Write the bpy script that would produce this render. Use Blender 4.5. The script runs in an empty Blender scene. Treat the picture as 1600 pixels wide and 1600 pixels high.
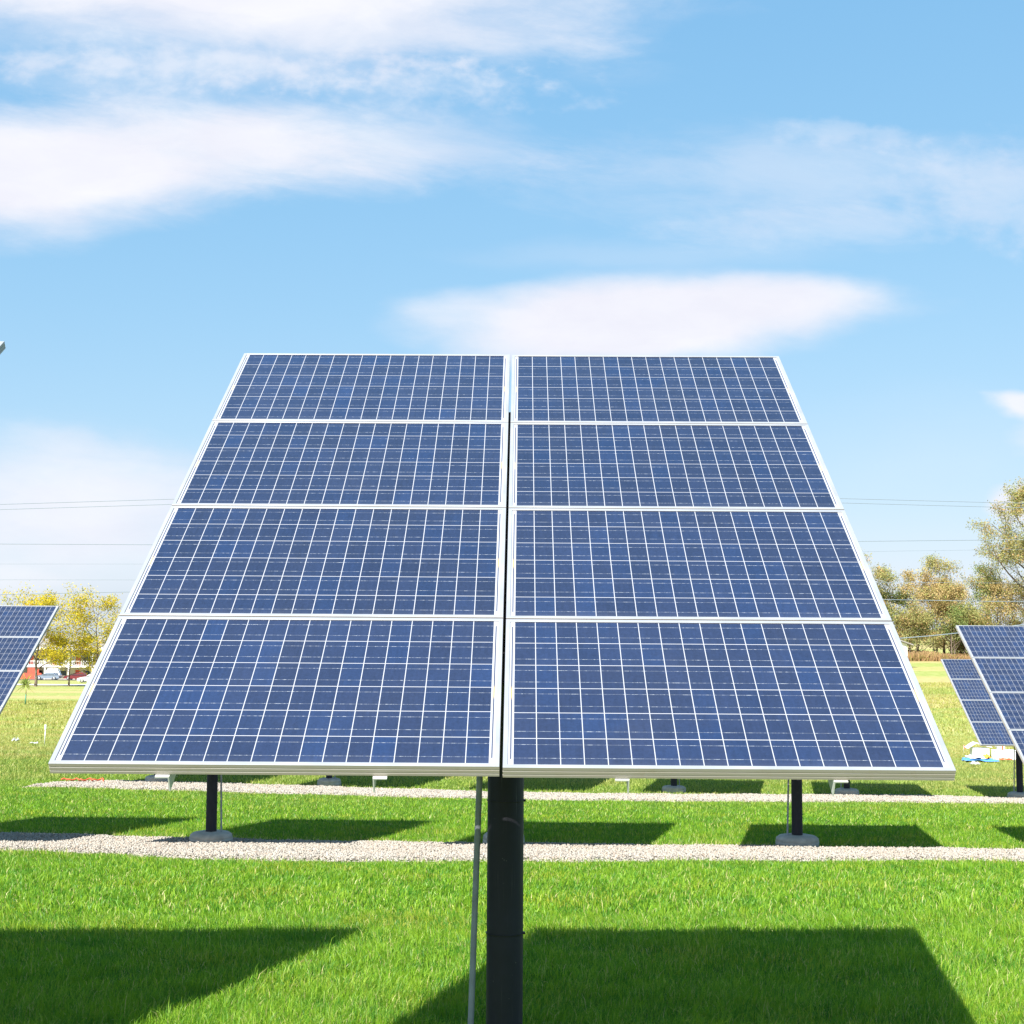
import bpy, math, random
import numpy as np
from mathutils import Vector, Matrix, noise as mnoise

scene = bpy.context.scene
COL = scene.collection
rad = math.radians

# ------------------------------------------------------------------ camera
ZO = 1.417                       # eye height above the turf it stands on
F, PITCH, ROLL, YAW = 2160.0, .08442, .00628, -.00677
fw0 = Vector((math.sin(YAW), math.cos(YAW), 0)); ri0 = Vector((math.cos(YAW), -math.sin(YAW), 0))
fw = fw0 * math.cos(PITCH) + Vector((0, 0, 1)) * math.sin(PITCH)
up0 = ri0.cross(fw)
ri = ri0 * math.cos(ROLL) + up0 * math.sin(ROLL)
up = ri.cross(fw)
cam = bpy.data.cameras.new("camera"); cam_o = bpy.data.objects.new("camera", cam); COL.objects.link(cam_o)
cam.sensor_width = 36; cam.lens = 36 * F / 1600
cam.clip_start = .05; cam.clip_end = 3000
m = Matrix.Identity(4)
for i in range(3):
    m[i][0] = ri[i]; m[i][1] = up[i]; m[i][2] = -fw[i]
m[2][3] = ZO
cam_o.matrix_world = m
scene.camera = cam_o

# ------------------------------------------------------------------ light and exposure
scene.view_settings.view_transform = 'Standard'
scene.view_settings.look = 'None'
scene.view_settings.exposure = 1.22
scene.view_settings.gamma = 1.0
SUN_V = Vector((-.4375, -.9087, 1.0)).normalized()     # towards the sun
EL = math.asin(SUN_V.z); AZ = math.atan2(SUN_V.x, SUN_V.y)
sun = bpy.data.lights.new("sun", 'SUN'); sun.energy = 5.0; sun.angle = rad(.5); sun.color = (1, .965, .9)
sun_o = bpy.data.objects.new("sun", sun); COL.objects.link(sun_o)
sun_o.rotation_euler = (-SUN_V).to_track_quat('-Z', 'Y').to_euler()

SKY_STRENGTH = .078
CLOUD = (5.15, 5.2, 5.6)          # radiance of sunlit cloud before the strength above
SKY_SAT, SKY_TINT = 1.12, (.86, 1.10, 1.16)
SKY_GAMMA = ((.60, 1.46), (.36, 2.24), (.22, 3.46))   # thin high veil: compresses the zenith-to-horizon range


class Nodes:
    def __init__(s, nt): s.nt = nt
    def new(s, t, **kw):
        n = s.nt.nodes.new(t)
        for k, v in kw.items(): setattr(n, k, v)
        return n
    def put(s, sock, v):
        if isinstance(v, bpy.types.NodeSocket): s.nt.links.new(v, sock)
        else: sock.default_value = v
    def math(s, op, a, b=None, c=None, clamp=False):
        n = s.new('ShaderNodeMath', operation=op, use_clamp=clamp)
        s.put(n.inputs[0], a)
        if b is not None: s.put(n.inputs[1], b)
        if c is not None: s.put(n.inputs[2], c)
        return n.outputs[0]
    def smooth(s, v, a, b, lo=0., hi=1.):
        n = s.new('ShaderNodeMapRange', interpolation_type='SMOOTHSTEP')
        s.put(n.inputs[0], v); s.put(n.inputs[1], a); s.put(n.inputs[2], b); s.put(n.inputs[3], lo); s.put(n.inputs[4], hi)
        return n.outputs[0]
    def lin(s, v, a, b, lo=0., hi=1.):
        n = s.new('ShaderNodeMapRange')
        s.put(n.inputs[0], v); s.put(n.inputs[1], a); s.put(n.inputs[2], b); s.put(n.inputs[3], lo); s.put(n.inputs[4], hi)
        return n.outputs[0]
    def mix(s, f, a, b, blend='MIX'):
        n = s.new('ShaderNodeMix', data_type='RGBA', blend_type=blend)
        s.put(n.inputs[0], f)
        for sock, v in ((n.inputs[6], a), (n.inputs[7], b)):
            if isinstance(v, tuple) and len(v) == 3: v = (*v, 1)
            s.put(sock, v)
        return n.outputs[2]
    def noise(s, vec, scale, detail=4, rough=.5, dist=0., out=0):
        n = s.new('ShaderNodeTexNoise')
        if vec is not None: s.put(n.inputs['Vector'], vec)
        n.inputs['Scale'].default_value = scale; n.inputs['Detail'].default_value = detail
        n.inputs['Roughness'].default_value = rough; n.inputs['Distortion'].default_value = dist
        return n.outputs[out]
    def xyz(s, x, y, z=0.):
        n = s.new('ShaderNodeCombineXYZ'); s.put(n.inputs[0], x); s.put(n.inputs[1], y); s.put(n.inputs[2], z)
        return n.outputs[0]
    def sep(s, v):
        n = s.new('ShaderNodeSeparateXYZ'); s.put(n.inputs[0], v); return n.outputs


def build_world():
    w = bpy.data.worlds.new("World"); scene.world = w; w.use_nodes = True
    nt = w.node_tree; nt.nodes.clear(); N = Nodes(nt)
    sky = N.new('ShaderNodeTexSky', sky_type='NISHITA')
    sky.sun_disc = False; sky.sun_elevation = EL; sky.sun_rotation = AZ
    sky.altitude = 200; sky.air_density = 1.0; sky.dust_density = .6; sky.ozone_density = 1.3
    hs = N.new('ShaderNodeHueSaturation'); hs.inputs['Saturation'].default_value = SKY_SAT
    nt.links.new(sky.outputs[0], hs.inputs['Color'])
    base = N.mix(1., hs.outputs[0], SKY_TINT, 'MULTIPLY')
    ch = N.sep(base)
    base = N.xyz(*[N.math('MULTIPLY', N.math('POWER', N.math('MAXIMUM', ch[i], .001), SKY_GAMMA[i][0]), SKY_GAMMA[i][1]) for i in range(3)])
    d = N.sep(N.new('ShaderNodeTexCoord').outputs['Generated'])
    ys = N.math('MAXIMUM', d[1], .08)
    a = N.math('DIVIDE', d[0], ys); e = N.math('DIVIDE', d[2], ys)
    P = N.xyz(a, N.math('MULTIPLY', e, 2.2), 3.7)
    w1 = N.new('ShaderNodeTexNoise'); w1.inputs['Scale'].default_value = 9; w1.inputs['Detail'].default_value = 5
    nt.links.new(P, w1.inputs['Vector'])
    wv = N.sep(w1.outputs['Color'])
    aw = N.math('MULTIPLY_ADD', N.math('SUBTRACT', wv[0], .5), .10, a)
    ew = N.math('MULTIPLY_ADD', N.math('SUBTRACT', wv[1], .5), .030, e)
    n_big = N.noise(N.xyz(aw, N.math('MULTIPLY', ew, 2.6), 1.3), 7, 9, .62)
    n_fine = N.noise(N.xyz(N.math('MULTIPLY_ADD', N.math('SUBTRACT', aw, a), .25, a), N.math('MULTIPLY', e, 1.5), 8.1), 42, 5, .55)
    n_streak = N.noise(N.xyz(a, N.math('MULTIPLY_ADD', a, .35, N.math('MULTIPLY', e, 3.4)), 5.2), 9, 9, .66, .3)

    def ae(px, py):
        v = fw + ri * ((px - 800) / F) - up * ((py - 800) / F)
        return v.x / v.y, v.z / v.y

    # soft elliptical cloud bodies: centre, radius, upper / lower radius, tilt, softness, strength, break-up, noise
    bodies = [
        ((330, -20), 980, 120, 122, .02, .85, 1.0, 1.0, n_big),
        ((560, 40), 520, 60, 62, .05, .8, .55, 1.3, n_streak),
        ((300, 108), 600, 66, 56, .0, 1.2, .52, 2.8, n_fine),
        ((640, 130), 330, 56, 66, .0, 1.2, .34, 2.8, n_fine),
        ((420, 60), 720, 60, 90, .03, 1.0, .30, 1.3, n_streak),
        ((330, 120), 560, 70, 60, .0, 1.0, .28, 1.0, n_big),
        ((60, 262), 490, 128, 146, -.06, .68, 1.0, .55, n_streak),
        ((390, 215), 400, 84, 110, .10, .85, .95, .8, n_streak),
        ((660, 225), 340, 85, 80, .10, .95, .42, 1.3, n_streak),
        ((995, 492), 410, 82, 98, -.05, .52, 1.0, .18, n_big),
        ((1250, 468), 250, 50, 56, .02, .8, .9, .35, n_streak),
        ((860, 520), 230, 50, 60, -.12, .8, .75, .15, n_big),
        ((1230, 270), 520, 110, 110, -.02, 1., .36, 1.5, n_streak),
        ((1330, 200), 170, 26, 46, .10, .9, .25, 2.2, n_fine),
        ((1550, 300), 220, 110, 130, .12, 1., .34, 1.8, n_fine),
        ((1300, 345), 330, 40, 60, -.06, .95, .28, 1.8, n_streak),
        ((1000, 400), 420, 40, 40, .0, .95, .16, .8, n_big),
        ((120, 800), 480, 170, 160, .03, .9, .88, .55, n_streak),
        ((150, 690), 150, 34, 44, .12, .9, .35, .8, n_big),
        ((0, 905), 160, 30, 40, .05, .8, .5, .5, n_big),
        ((1600, 632), 84, 26, 30, .02, .7, .9, .5, n_big),
        ((1630, 680), 90, 40, 40, .02, .9, .5, .8, n_big),
        ((1600, 785), 70, 34, 60, -.3, .7, .9, .4, n_big),
        ((1440, 700), 330, 140, 120, .0, 1., .10, .6, n_big),
    ]
    dens = None
    for (c, rx, rt, rb, k, soft, amt, brk, nz) in bodies:
        ac, ec = ae(*c)
        u = N.math('DIVIDE', N.math('SUBTRACT', aw, ac), rx / F)
        v = N.math('SUBTRACT', ew, N.math('MULTIPLY_ADD', N.math('SUBTRACT', aw, ac), -k, ec))
        v = N.math('MAXIMUM', N.math('DIVIDE', v, rt / F), N.math('DIVIDE', v, -rb / F))
        q = N.math('SQRT', N.math('ADD', N.math('MULTIPLY', u, u), N.math('MULTIPLY', v, v)))
        q = N.math('MULTIPLY_ADD', N.math('SUBTRACT', nz, .5), -brk * .9, q)
        b = N.math('MULTIPLY', N.smooth(q, 1., 1. - soft), min(amt, 1.))
        inv = N.math('SUBTRACT', 1., b)
        dens = inv if dens is None else N.math('MULTIPLY', dens, inv)
    dens = N.math('SUBTRACT', 1., dens)
    dens = N.math('MULTIPLY', dens, N.smooth(d[1], .12, .3))
    # loose cirrus over the rest of the sky dome
    up_ = N.math('MAXIMUM', d[2], .12)
    dome = N.noise(N.xyz(N.math('DIVIDE', d[0], up_), N.math('DIVIDE', d[1], up_), 0.), 1.1, 8, .6)
    cir = N.math('MULTIPLY', N.smooth(dome, .52, .75, 0., .55), N.smooth(d[1], .75, .35))
    cir = N.math('MULTIPLY', cir, N.smooth(d[2], .02, .2))
    dens = N.math('MAXIMUM', dens, cir)
    # horizon paleness of the air itself
    shade = N.lin(n_big, .35, .7, .94, 1.04)
    cl = N.mix(1., CLOUD, N.xyz(shade, shade, N.math('MULTIPLY_ADD', shade, .5, .5)), 'MULTIPLY')
    col = N.mix(dens, base, cl)
    bg = N.new('ShaderNodeBackground'); bg.inputs['Strength'].default_value = SKY_STRENGTH
    nt.links.new(col, bg.inputs['Color'])
    out = N.new('ShaderNodeOutputWorld'); nt.links.new(bg.outputs[0], out.inputs['Surface'])


build_world()

# ------------------------------------------------------------------ ground height
g0, g1, g2, gcx, gcx2, g3 = -1.41748, -.09681, .00022, .02047, -.00086, .0000096


def sstep(a, b, x):
    t = np.clip((x - a) / (b - a), 0, 1); return t * t * (3 - 2 * t)


def ground(x, y):
    x = np.asarray(x, float); y = np.asarray(y, float)
    yn = np.clip(y, -6, 45)
    z = g0 + g1 * yn + g2 * yn * yn + g3 * yn ** 3 + (gcx + gcx2 * np.clip(yn, 0, 45)) * np.clip(x, -22, 22)
    s = -.0285 + .0412 * sstep(-.15, .3, x / np.maximum(y, 1))
    return z + s * np.maximum(y - 45, 0) * (1 - .5 * sstep(350, 900, y)) + ZO


TURF_Y, TURF_D = np.array([0, 12, 18, 26, 45, 70]), np.array([.022, .022, .038, .030, .030, 0])
# soil lies this far below the measured surface, which is the grass tops


def gz(x, y): return float(ground(x, y))


# gravel strips: far and near edge of each, measured along x
STRIPS = [
    (np.array([(-14, 24.17), (-8.79, 23.77), (-7.04, 23.37), (-4.25, 22.72), (-2.57, 22.47), (-.12, 22.27), (1.89, 22.17), (3.88, 22.02), (5.8, 21.82), (7.74, 21.67), (14, 21.37)]),
     np.array([(-14, 20.95), (-7.5, 20.50), (-5.7, 20.05), (-4.38, 19.15), (-2.15, 19.05), (-.44, 19.03), (1.63, 19.25), (3.38, 19.35), (5.15, 19.50), (6.87, 19.45), (14, 19.45)])),
    (np.array([(-12.5, 35.2), (-12.1, 37.0), (-10.58, 37.7), (-7.03, 37.3), (-3, 36.6), (-.2, 36.1), (3.11, 36.3), (6.56, 37.0), (10.12, 37.8), (13.44, 37.5), (23, 37.6)]),
     np.array([(-12.5, 35.1), (-11.83, 35.2), (-9.79, 34.95), (-6.48, 34.4), (-1.73, 33.75), (1.35, 33.6), (6.04, 34.2), (9.37, 34.9), (12.58, 35.05), (23, 35.3)])),
]


def strip_sdf(x, y, i, wob=.16):
    """positive inside a strip, distance to its nearer edge in metres"""
    far, near = STRIPS[i]
    w = wob * (np.sin(x * 2.3 + i) * .5 + np.sin(x * 5.1 + 2 * i) * .3 + np.sin(x * 11.7 + i) * .25)
    w2 = wob * (np.sin(x * 1.9 + 3 + i) * .5 + np.sin(x * 6.1 + i) * .3 + np.sin(x * 13.3) * .25)
    yf = np.interp(x, far[:, 0], far[:, 1]) + w
    yn = np.interp(x, near[:, 0], near[:, 1]) + w2
    d = np.minimum(yf - y, y - yn)
    return np.where((x < far[0, 0]) | (x > far[-1, 0]), -1., d)


# ------------------------------------------------------------------ mesh helpers
def tag(o, label=None, cat=None, group=None, kind=None):
    if label: o['label'] = label
    if cat: o['category'] = cat
    if group: o['group'] = group
    if kind: o['kind'] = kind
    return o


def empty(name, loc, rz=0.):
    o = bpy.data.objects.new(name, None); COL.objects.link(o)
    o.location = loc; o.rotation_euler = (0, 0, rz); o.empty_display_size = .2
    return o


def np_obj(name, V, faces_flat, face_len, mat, parent=None, smooth=False, tint=None):
    """fast mesh from arrays; face_len = vertices per face (constant)"""
    me = bpy.data.meshes.new(name)
    V = np.asarray(V, np.float32); fl = np.asarray(faces_flat, np.int32).ravel()
    nf = len(fl) // face_len
    me.vertices.add(len(V)); me.vertices.foreach_set('co', V.ravel())
    me.loops.add(len(fl)); me.loops.foreach_set('vertex_index', fl)
    me.polygons.add(nf)
    me.polygons.foreach_set('loop_start', np.arange(0, nf * face_len, face_len, dtype=np.int32))
    me.polygons.foreach_set('loop_total', np.full(nf, face_len, np.int32))
    if smooth: me.polygons.foreach_set('use_smooth', np.ones(nf, bool))
    if tint is not None:
        at = me.attributes.new('tint', 'FLOAT', 'POINT'); at.data.foreach_set('value', np.asarray(tint, np.float32))
    me.update(calc_edges=True)
    me.materials.append(mat)
    o = bpy.data.objects.new(name, me); COL.objects.link(o)
    if parent: o.parent = parent
    return o


class MB:
    """collects simple solids and links them as one mesh object"""
    def __init__(s): s.v = []; s.f = []; s.sm = []
    def add(s, vs, fs, smooth=False):
        b = len(s.v); s.v += [tuple(v) for v in vs]
        s.f += [tuple(i + b for i in f) for f in fs]; s.sm += [smooth] * len(fs)
        return s
    def box(s, x0, x1, y0, y1, z0, z1, M=None, bev=0.):
        if bev:
            b = bev; lv = []
            for z, i in ((z0, b), (z0 + b, 0), (z1 - b, 0), (z1, b)):
                lv.append([(x0 + i + c, y0 + i, z) for c in (b if not i else 0,)] )
            rings = []
            for z, i in ((z0, b), (z0 + b, 0), (z1 - b, 0), (z1, b)):
                X0, X1, Y0, Y1 = x0 + i, x1 - i, y0 + i, y1 - i; c = b * .6
                rings.append([(X0 + c, Y0, z), (X1 - c, Y0, z), (X1, Y0 + c, z), (X1, Y1 - c, z), (X1 - c, Y1, z), (X0 + c, Y1, z), (X0, Y1 - c, z), (X0, Y0 + c, z)])
            return s.loft(rings, M=M)
        vs = [Vector((x, y, z)) for z in (z0, z1) for x, y in ((x0, y0), (x1, y0), (x1, y1), (x0, y1))]
        if M: vs = [M @ v for v in vs]
        return s.add(vs, [(3, 2, 1, 0), (4, 5, 6, 7), (0, 1, 5, 4), (1, 2, 6, 5), (2, 3, 7, 6), (3, 0, 4, 7)])
    def loft(s, rings, M=None, cap=True, smooth=False):
        n = len(rings[0]); vs = [Vector(p) for r in rings for p in r]
        if M: vs = [M @ v for v in vs]
        fs = []
        for k in range(len(rings) - 1):
            for i in range(n):
                j = (i + 1) % n
                fs.append((k * n + i, k * n + j, (k + 1) * n + j, (k + 1) * n + i))
        s.add(vs, fs, smooth)
        if cap:
            b = len(s.v) - len(vs)
            s.f.append(tuple(b + i for i in reversed(range(n)))); s.sm.append(False)
            s.f.append(tuple(b + (len(rings) - 1) * n + i for i in range(n))); s.sm.append(False)
        return s
    def tube(s, pts, radii, n=8, cap=True, smooth=True):
        pts = [Vector(p) for p in pts]; rings = []
        if not hasattr(radii, '__len__'): radii = [radii] * len(pts)
        for i, p in enumerate(pts):
            d = (pts[min(i + 1, len(pts) - 1)] - pts[max(i - 1, 0)]).normalized()
            u = d.orthogonal().normalized() if i == 0 else (u - d * u.dot(d)).normalized()
            w = d.cross(u)
            rings.append([p + (u * math.cos(t) + w * math.sin(t)) * radii[i] for t in [2 * math.pi * k / n for k in range(n)]])
        return s.loft(rings, cap=cap, smooth=smooth)
    def lathe(s, prof, n=24, c=(0, 0), smooth=True, jit=0., rnd=None):
        rings = []
        for r, z in prof:
            rings.append([(c[0] + r * math.cos(2 * math.pi * k / n) * (1 + (rnd.uniform(-jit, jit) if rnd else 0)),
                           c[1] + r * math.sin(2 * math.pi * k / n) * (1 + (rnd.uniform(-jit, jit) if rnd else 0)), z) for k in range(n)])
        return s.loft(rings, smooth=smooth)
    def build(s, name, mat, parent=None):
        me = bpy.data.meshes.new(name); me.from_pydata(s.v, [], s.f); me.polygons.foreach_set('use_smooth', s.sm)
        me.update(); me.materials.append(mat)
        o = bpy.data.objects.new(name, me); COL.objects.link(o)
        if parent: o.parent = parent
        return o


# ------------------------------------------------------------------ materials
def new_mat(name):
    mt = bpy.data.materials.new(name); mt.use_nodes = True
    nt = mt.node_tree; nt.nodes.clear(); N = Nodes(nt)
    out = N.new('ShaderNodeOutputMaterial'); b = N.new('ShaderNodeBsdfPrincipled')
    nt.links.new(b.outputs[0], out.inputs[0])
    return mt, N, b, out


def paint(name, col, rough=.5, metal=0., var=.12, scale=6., bump=0., spec=.5):
    mt, N, b, out = new_mat(name)
    oc = N.new('ShaderNodeTexCoord').outputs['Object']
    n = N.noise(oc, scale, 5, .6)
    c2 = tuple(c * (1 - var) for c in col); c1 = tuple(min(1, c * (1 + var)) for c in col)
    N.put(b.inputs['Base Color'], N.mix(N.lin(n, .3, .7), c2, c1))
    b.inputs['Roughness'].default_value = rough; b.inputs['Metallic'].default_value = metal
    b.inputs['Specular IOR Level'].default_value = spec
    if bump:
        bp = N.new('ShaderNodeBump'); bp.inputs['Strength'].default_value = bump; bp.inputs['Distance'].default_value = .02
        N.put(bp.inputs['Height'], N.noise(oc, scale * 5, 6, .65)); N.put(b.inputs['Normal'], bp.outputs[0])
    return mt


PW, PH = 1.580, .9512              # one panel
CW, CH = .0838, .1534             # cell pitch
ROWGAP, COLGAP = .0097, .012


def cell_material():
    mt, N, b, out = new_mat('silicon_cells_under_glass')
    o = N.sep(N.new('ShaderNodeTexCoord').outputs['Object'])
    rnd = N.new('ShaderNodeObjectInfo').outputs['Random']
    u = N.math('DIVIDE', N.math('ADD', o[0], 9 * CW), CW)
    v = N.math('DIVIDE', N.math('ADD', o[1], 3 * CH), CH)
    fu = N.math('FRACT', u); fv = N.math('FRACT', v)
    iu = N.math('FLOOR', u); iv = N.math('FLOOR', v)
    wn = N.new('ShaderNodeTexWhiteNoise', noise_dimensions='3D')
    N.put(wn.inputs['Vector'], N.xyz(iu, iv, N.math('MULTIPLY', rnd, 91.7)))
    cr = N.sep(wn.outputs['Color'])
    inside = N.math('MULTIPLY', N.math('LESS_THAN', N.math('ABSOLUTE', N.math('SUBTRACT', u, 9.)), 9.),
                    N.math('LESS_THAN', N.math('ABSOLUTE', N.math('SUBTRACT', v, 3.)), 3.))
    gu = .0016 / CW; gv = .0017 / CH
    cell = N.math('MULTIPLY', N.math('LESS_THAN', N.math('ABSOLUTE', N.math('SUBTRACT', fu, .5)), .5 - gu),
                  N.math('LESS_THAN', N.math('ABSOLUTE', N.math('SUBTRACT', fv, .5)), .5 - gv))
    cell = N.math('MULTIPLY', cell, inside)
    # multi-crystalline grain and faint vertical drawing streaks
    oc = N.xyz(o[0], o[1], N.math('MULTIPLY', rnd, 40.))
    grain = N.noise(oc, 330., 2, .7)
    streak = N.noise(N.xyz(N.math('MULTIPLY', o[0], 9.), o[1], N.math('ADD', iv, N.math('MULTIPLY', rnd, 40.))), 9., 4, .6)
    k = N.math('ADD', N.math('MULTIPLY', N.lin(grain, .25, .75, .80, 1.20), N.lin(N.noise(oc, 75., 3, .75), .3, .7, .84, 1.16)), N.lin(streak, .3, .7, -.10, .10))
    k = N.math('ADD', k, N.math('MULTIPLY', N.math('SUBTRACT', cr[0], .5), .18))
    k = N.math('ADD', k, N.math('MULTIPLY', N.math('SUBTRACT', rnd, .5), .12))
    hue = N.mix(N.math('POWER', cr[1], 3.), (.0130, .0222, .0570), (.0110, .0255, .0740))
    hue = N.mix(N.smooth(N.noise(oc, 5., 3, .5), .5, .75, 0., .6), hue, (.0145, .0226, .0540))
    ccol = N.mix(1., hue, N.xyz(k, k, k), 'MULTIPLY')
    # two silver bus bars per cell, with glints painted in as bright dashes
    d1 = N.math('ABSOLUTE', N.math('SUBTRACT', fv, .27)); d2 = N.math('ABSOLUTE', N.math('SUBTRACT', fv, .77))
    bar = N.math('LESS_THAN', N.math('MINIMUM', d1, d2), .0010 / CH)
    dash = N.noise(N.xyz(N.math('MULTIPLY', o[0], 60.), N.math('MULTIPLY', iv, 7.3), N.math('ADD', N.math('MULTIPLY', rnd, 40.), N.math('GREATER_THAN', fv, .5))), 1., 3, .8)
    bar = N.math('MULTIPLY', bar, N.smooth(dash, .44, .70, .16, .95))
    ccol = N.mix(bar, ccol, (.40, .43, .46))
    # back sheet with the grey edge ribbon at both short ends, a little yellowed at mid length
    ax = N.math('ABSOLUTE', o[0])
    rib = N.math('MULTIPLY', N.math('LESS_THAN', N.math('ABSOLUTE', N.math('SUBTRACT', ax, 9 * CW + .0085)), .0025),
                 N.math('LESS_THAN', N.math('ABSOLUTE', o[1]), .425))
    ribc = N.mix(N.smooth(N.math('ABSOLUTE', N.math('ADD', o[1], .03)), .05, .02), (.045, .055, .095), (.34, .24, .10))
    sheet = N.mix(rib, (.36, .365, .385), ribc)
    col = N.mix(cell, sheet, ccol)
    # thin dust, heavier along the lower edge where rain leaves it
    dust = N.math('MULTIPLY', N.noise(oc, 3., 6, .65), N.smooth(o[1], -.40, -.475, .03, .10))
    col = N.mix(dust, col, (.42, .40, .36))
    N.put(b.inputs['Base Color'], col)
    N.put(b.inputs['Roughness'], N.lin(N.noise(oc, 2.5, 5, .6), .3, .7, .10, .2))
    b.inputs['IOR'].default_value = 1.42
    return mt


def frame_material():
    mt, N, b, out = new_mat('anodised_aluminium_frame')
    o = N.new('ShaderNodeTexCoord').outputs['Object']
    g = N.new('ShaderNodeNewGeometry')
    n1 = N.noise(o, 4., 5, .6)
    s = N.sep(o)
    brushed = N.noise(N.xyz(N.math('MULTIPLY', s[0], 3.), N.math('MULTIPLY', s[1], 3.), N.math('MULTIPLY', s[2], 600.)), 1., 3, .6)
    col = N.mix(N.lin(n1, .3, .7), (.37, .38, .40), (.42, .43, .45))
    # dried mud splashes and oxide on the outer side walls, with shapes of their own
    spl = N.smooth(N.noise(o, 11., 8, .72), .50, .66)
    spl2 = N.smooth(N.noise(o, 2.2, 4, .6), .42, .60)
    low = N.math('LESS_THAN', s[2], -.0015)
    col = N.mix(N.math('MULTIPLY', N.math('MULTIPLY', spl, spl2), N.math('MULTIPLY', low, .75)), col, (.22, .18, .09))
    col = N.mix(N.math('MULTIPLY', low, N.lin(brushed, .35, .65, .60, .95)), col, (.42, .355, .285))
    N.put(b.inputs['Base Color'], col)
    N.put(b.inputs['Metallic'], N.math('MULTIPLY_ADD', low, -.45, .45))
    b.inputs['Specular IOR Level'].default_value = .35
    N.put(b.inputs['Roughness'], N.lin(n1, .3, .7, .38, .52))
    return mt


def dark_pole_material():
    mt, N, b, out = new_mat('black_painted_steel')
    o = N.new('ShaderNodeTexCoord').outputs['Object']; s = N.sep(o)
    n = N.noise(o, 5., 6, .6)
    col = N.mix(N.lin(n, .3, .7), (.0210, .0198, .0290), (.0330, .0312, .0460))
    scr = N.noise(N.xyz(N.math('MULTIPLY', s[0], 150.), N.math('MULTIPLY', s[1], 150.), N.math('MULTIPLY', s[2], 3.)), 1., 4, .6)
    patch = N.smooth(N.noise(o, 2.6, 3, .5), .42, .60)
    col = N.mix(N.math('MULTIPLY', N.smooth(scr, .58, .74), N.math('MULTIPLY', patch, .45)), col, (.20, .19, .19))
    chip = N.smooth(N.noise(o, 46., 2, .5), .74, .78)
    col = N.mix(N.math('MULTIPLY', chip, .5), col, (.25, .22, .2))
    N.put(b.inputs['Base Color'], col)
    N.put(b.inputs['Roughness'], N.lin(n, .3, .7, .50, .66))
    b.inputs['Specular IOR Level'].default_value = .3
    return mt


def grass_material():
    mt, N, b, out = new_mat('turf_blades')
    pos = N.new('ShaderNodeNewGeometry').outputs['Position']; s = N.sep(pos)
    t = N.new('ShaderNodeAttribute', attribute_name='tint').outputs['Fac']
    p2 = N.xyz(s[0], s[1], 0.)
    pn = N.noise(p2, .55, 5, .6)
    pf = N.noise(p2, 3.2, 4, .6)
    pb = N.noise(N.xyz(s[0], N.math('MULTIPLY', s[1], .7), 7.7), 1.25, 5, .62)
    green = N.mix(N.smooth(t, .05, .95), (.036, .185, .0165), (.310, .490, .0400))
    green = N.mix(N.smooth(pf, .38, .68, 0., .6), green, (.220, .390, .0160))
    green = N.mix(N.smooth(pb, .52, .72, 0., .55), green, (.045, .210, .0220))
    yel = N.mix(t, (.30, .36, .018), (.52, .45, .060))
    dry = N.mix(t, (.42, .29, .070), (.60, .52, .26))
    col = N.mix(N.math('MULTIPLY', N.smooth(pn, .46, .72), N.smooth(t, .35, .85, 0., .8)), green, yel)
    col = N.mix(N.smooth(t, .955, .985, 0., .85), col, dry)
    # rough pasture beyond the mown plots is drier
    far = N.math('ADD', N.math('MULTIPLY', N.noise(p2, .16, 4, .6), 22.), s[1])
    col = N.mix(N.smooth(far, 38., 60., 0., .45), col, (.46, .46, .17))
    col = N.mix(N.math('MULTIPLY', N.smooth(far, 42., 62.), N.smooth(N.noise(N.xyz(N.math('MULTIPLY', s[0], .5), s[1], 0.), .5, 5, .65), .36, .66, .1, .75)), col, dry)
    d = N.new('ShaderNodeBsdfDiffuse'); N.put(d.inputs['Color'], col)
    tr = N.new('ShaderNodeBsdfTranslucent')
    N.put(tr.inputs['Color'], N.mix(1., col, (1.25, 1.12, .7), 'MULTIPLY'))
    gl = N.new('ShaderNodeBsdfGlossy'); gl.inputs['Roughness'].default_value = .45; gl.inputs['Color'].default_value = (.9, .95, 1, 1)
    m1 = N.new('ShaderNodeMixShader'); m1.inputs[0].default_value = .42
    N.nt.links.new(d.outputs[0], m1.inputs[1]); N.nt.links.new(tr.outputs[0], m1.inputs[2])
    m2 = N.new('ShaderNodeMixShader'); m2.inputs[0].default_value = .016
    N.nt.links.new(m1.outputs[0], m2.inputs[1]); N.nt.links.new(gl.outputs[0], m2.inputs[2])
    N.nt.links.new(m2.outputs[0], out.inputs[0])
    return mt


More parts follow.
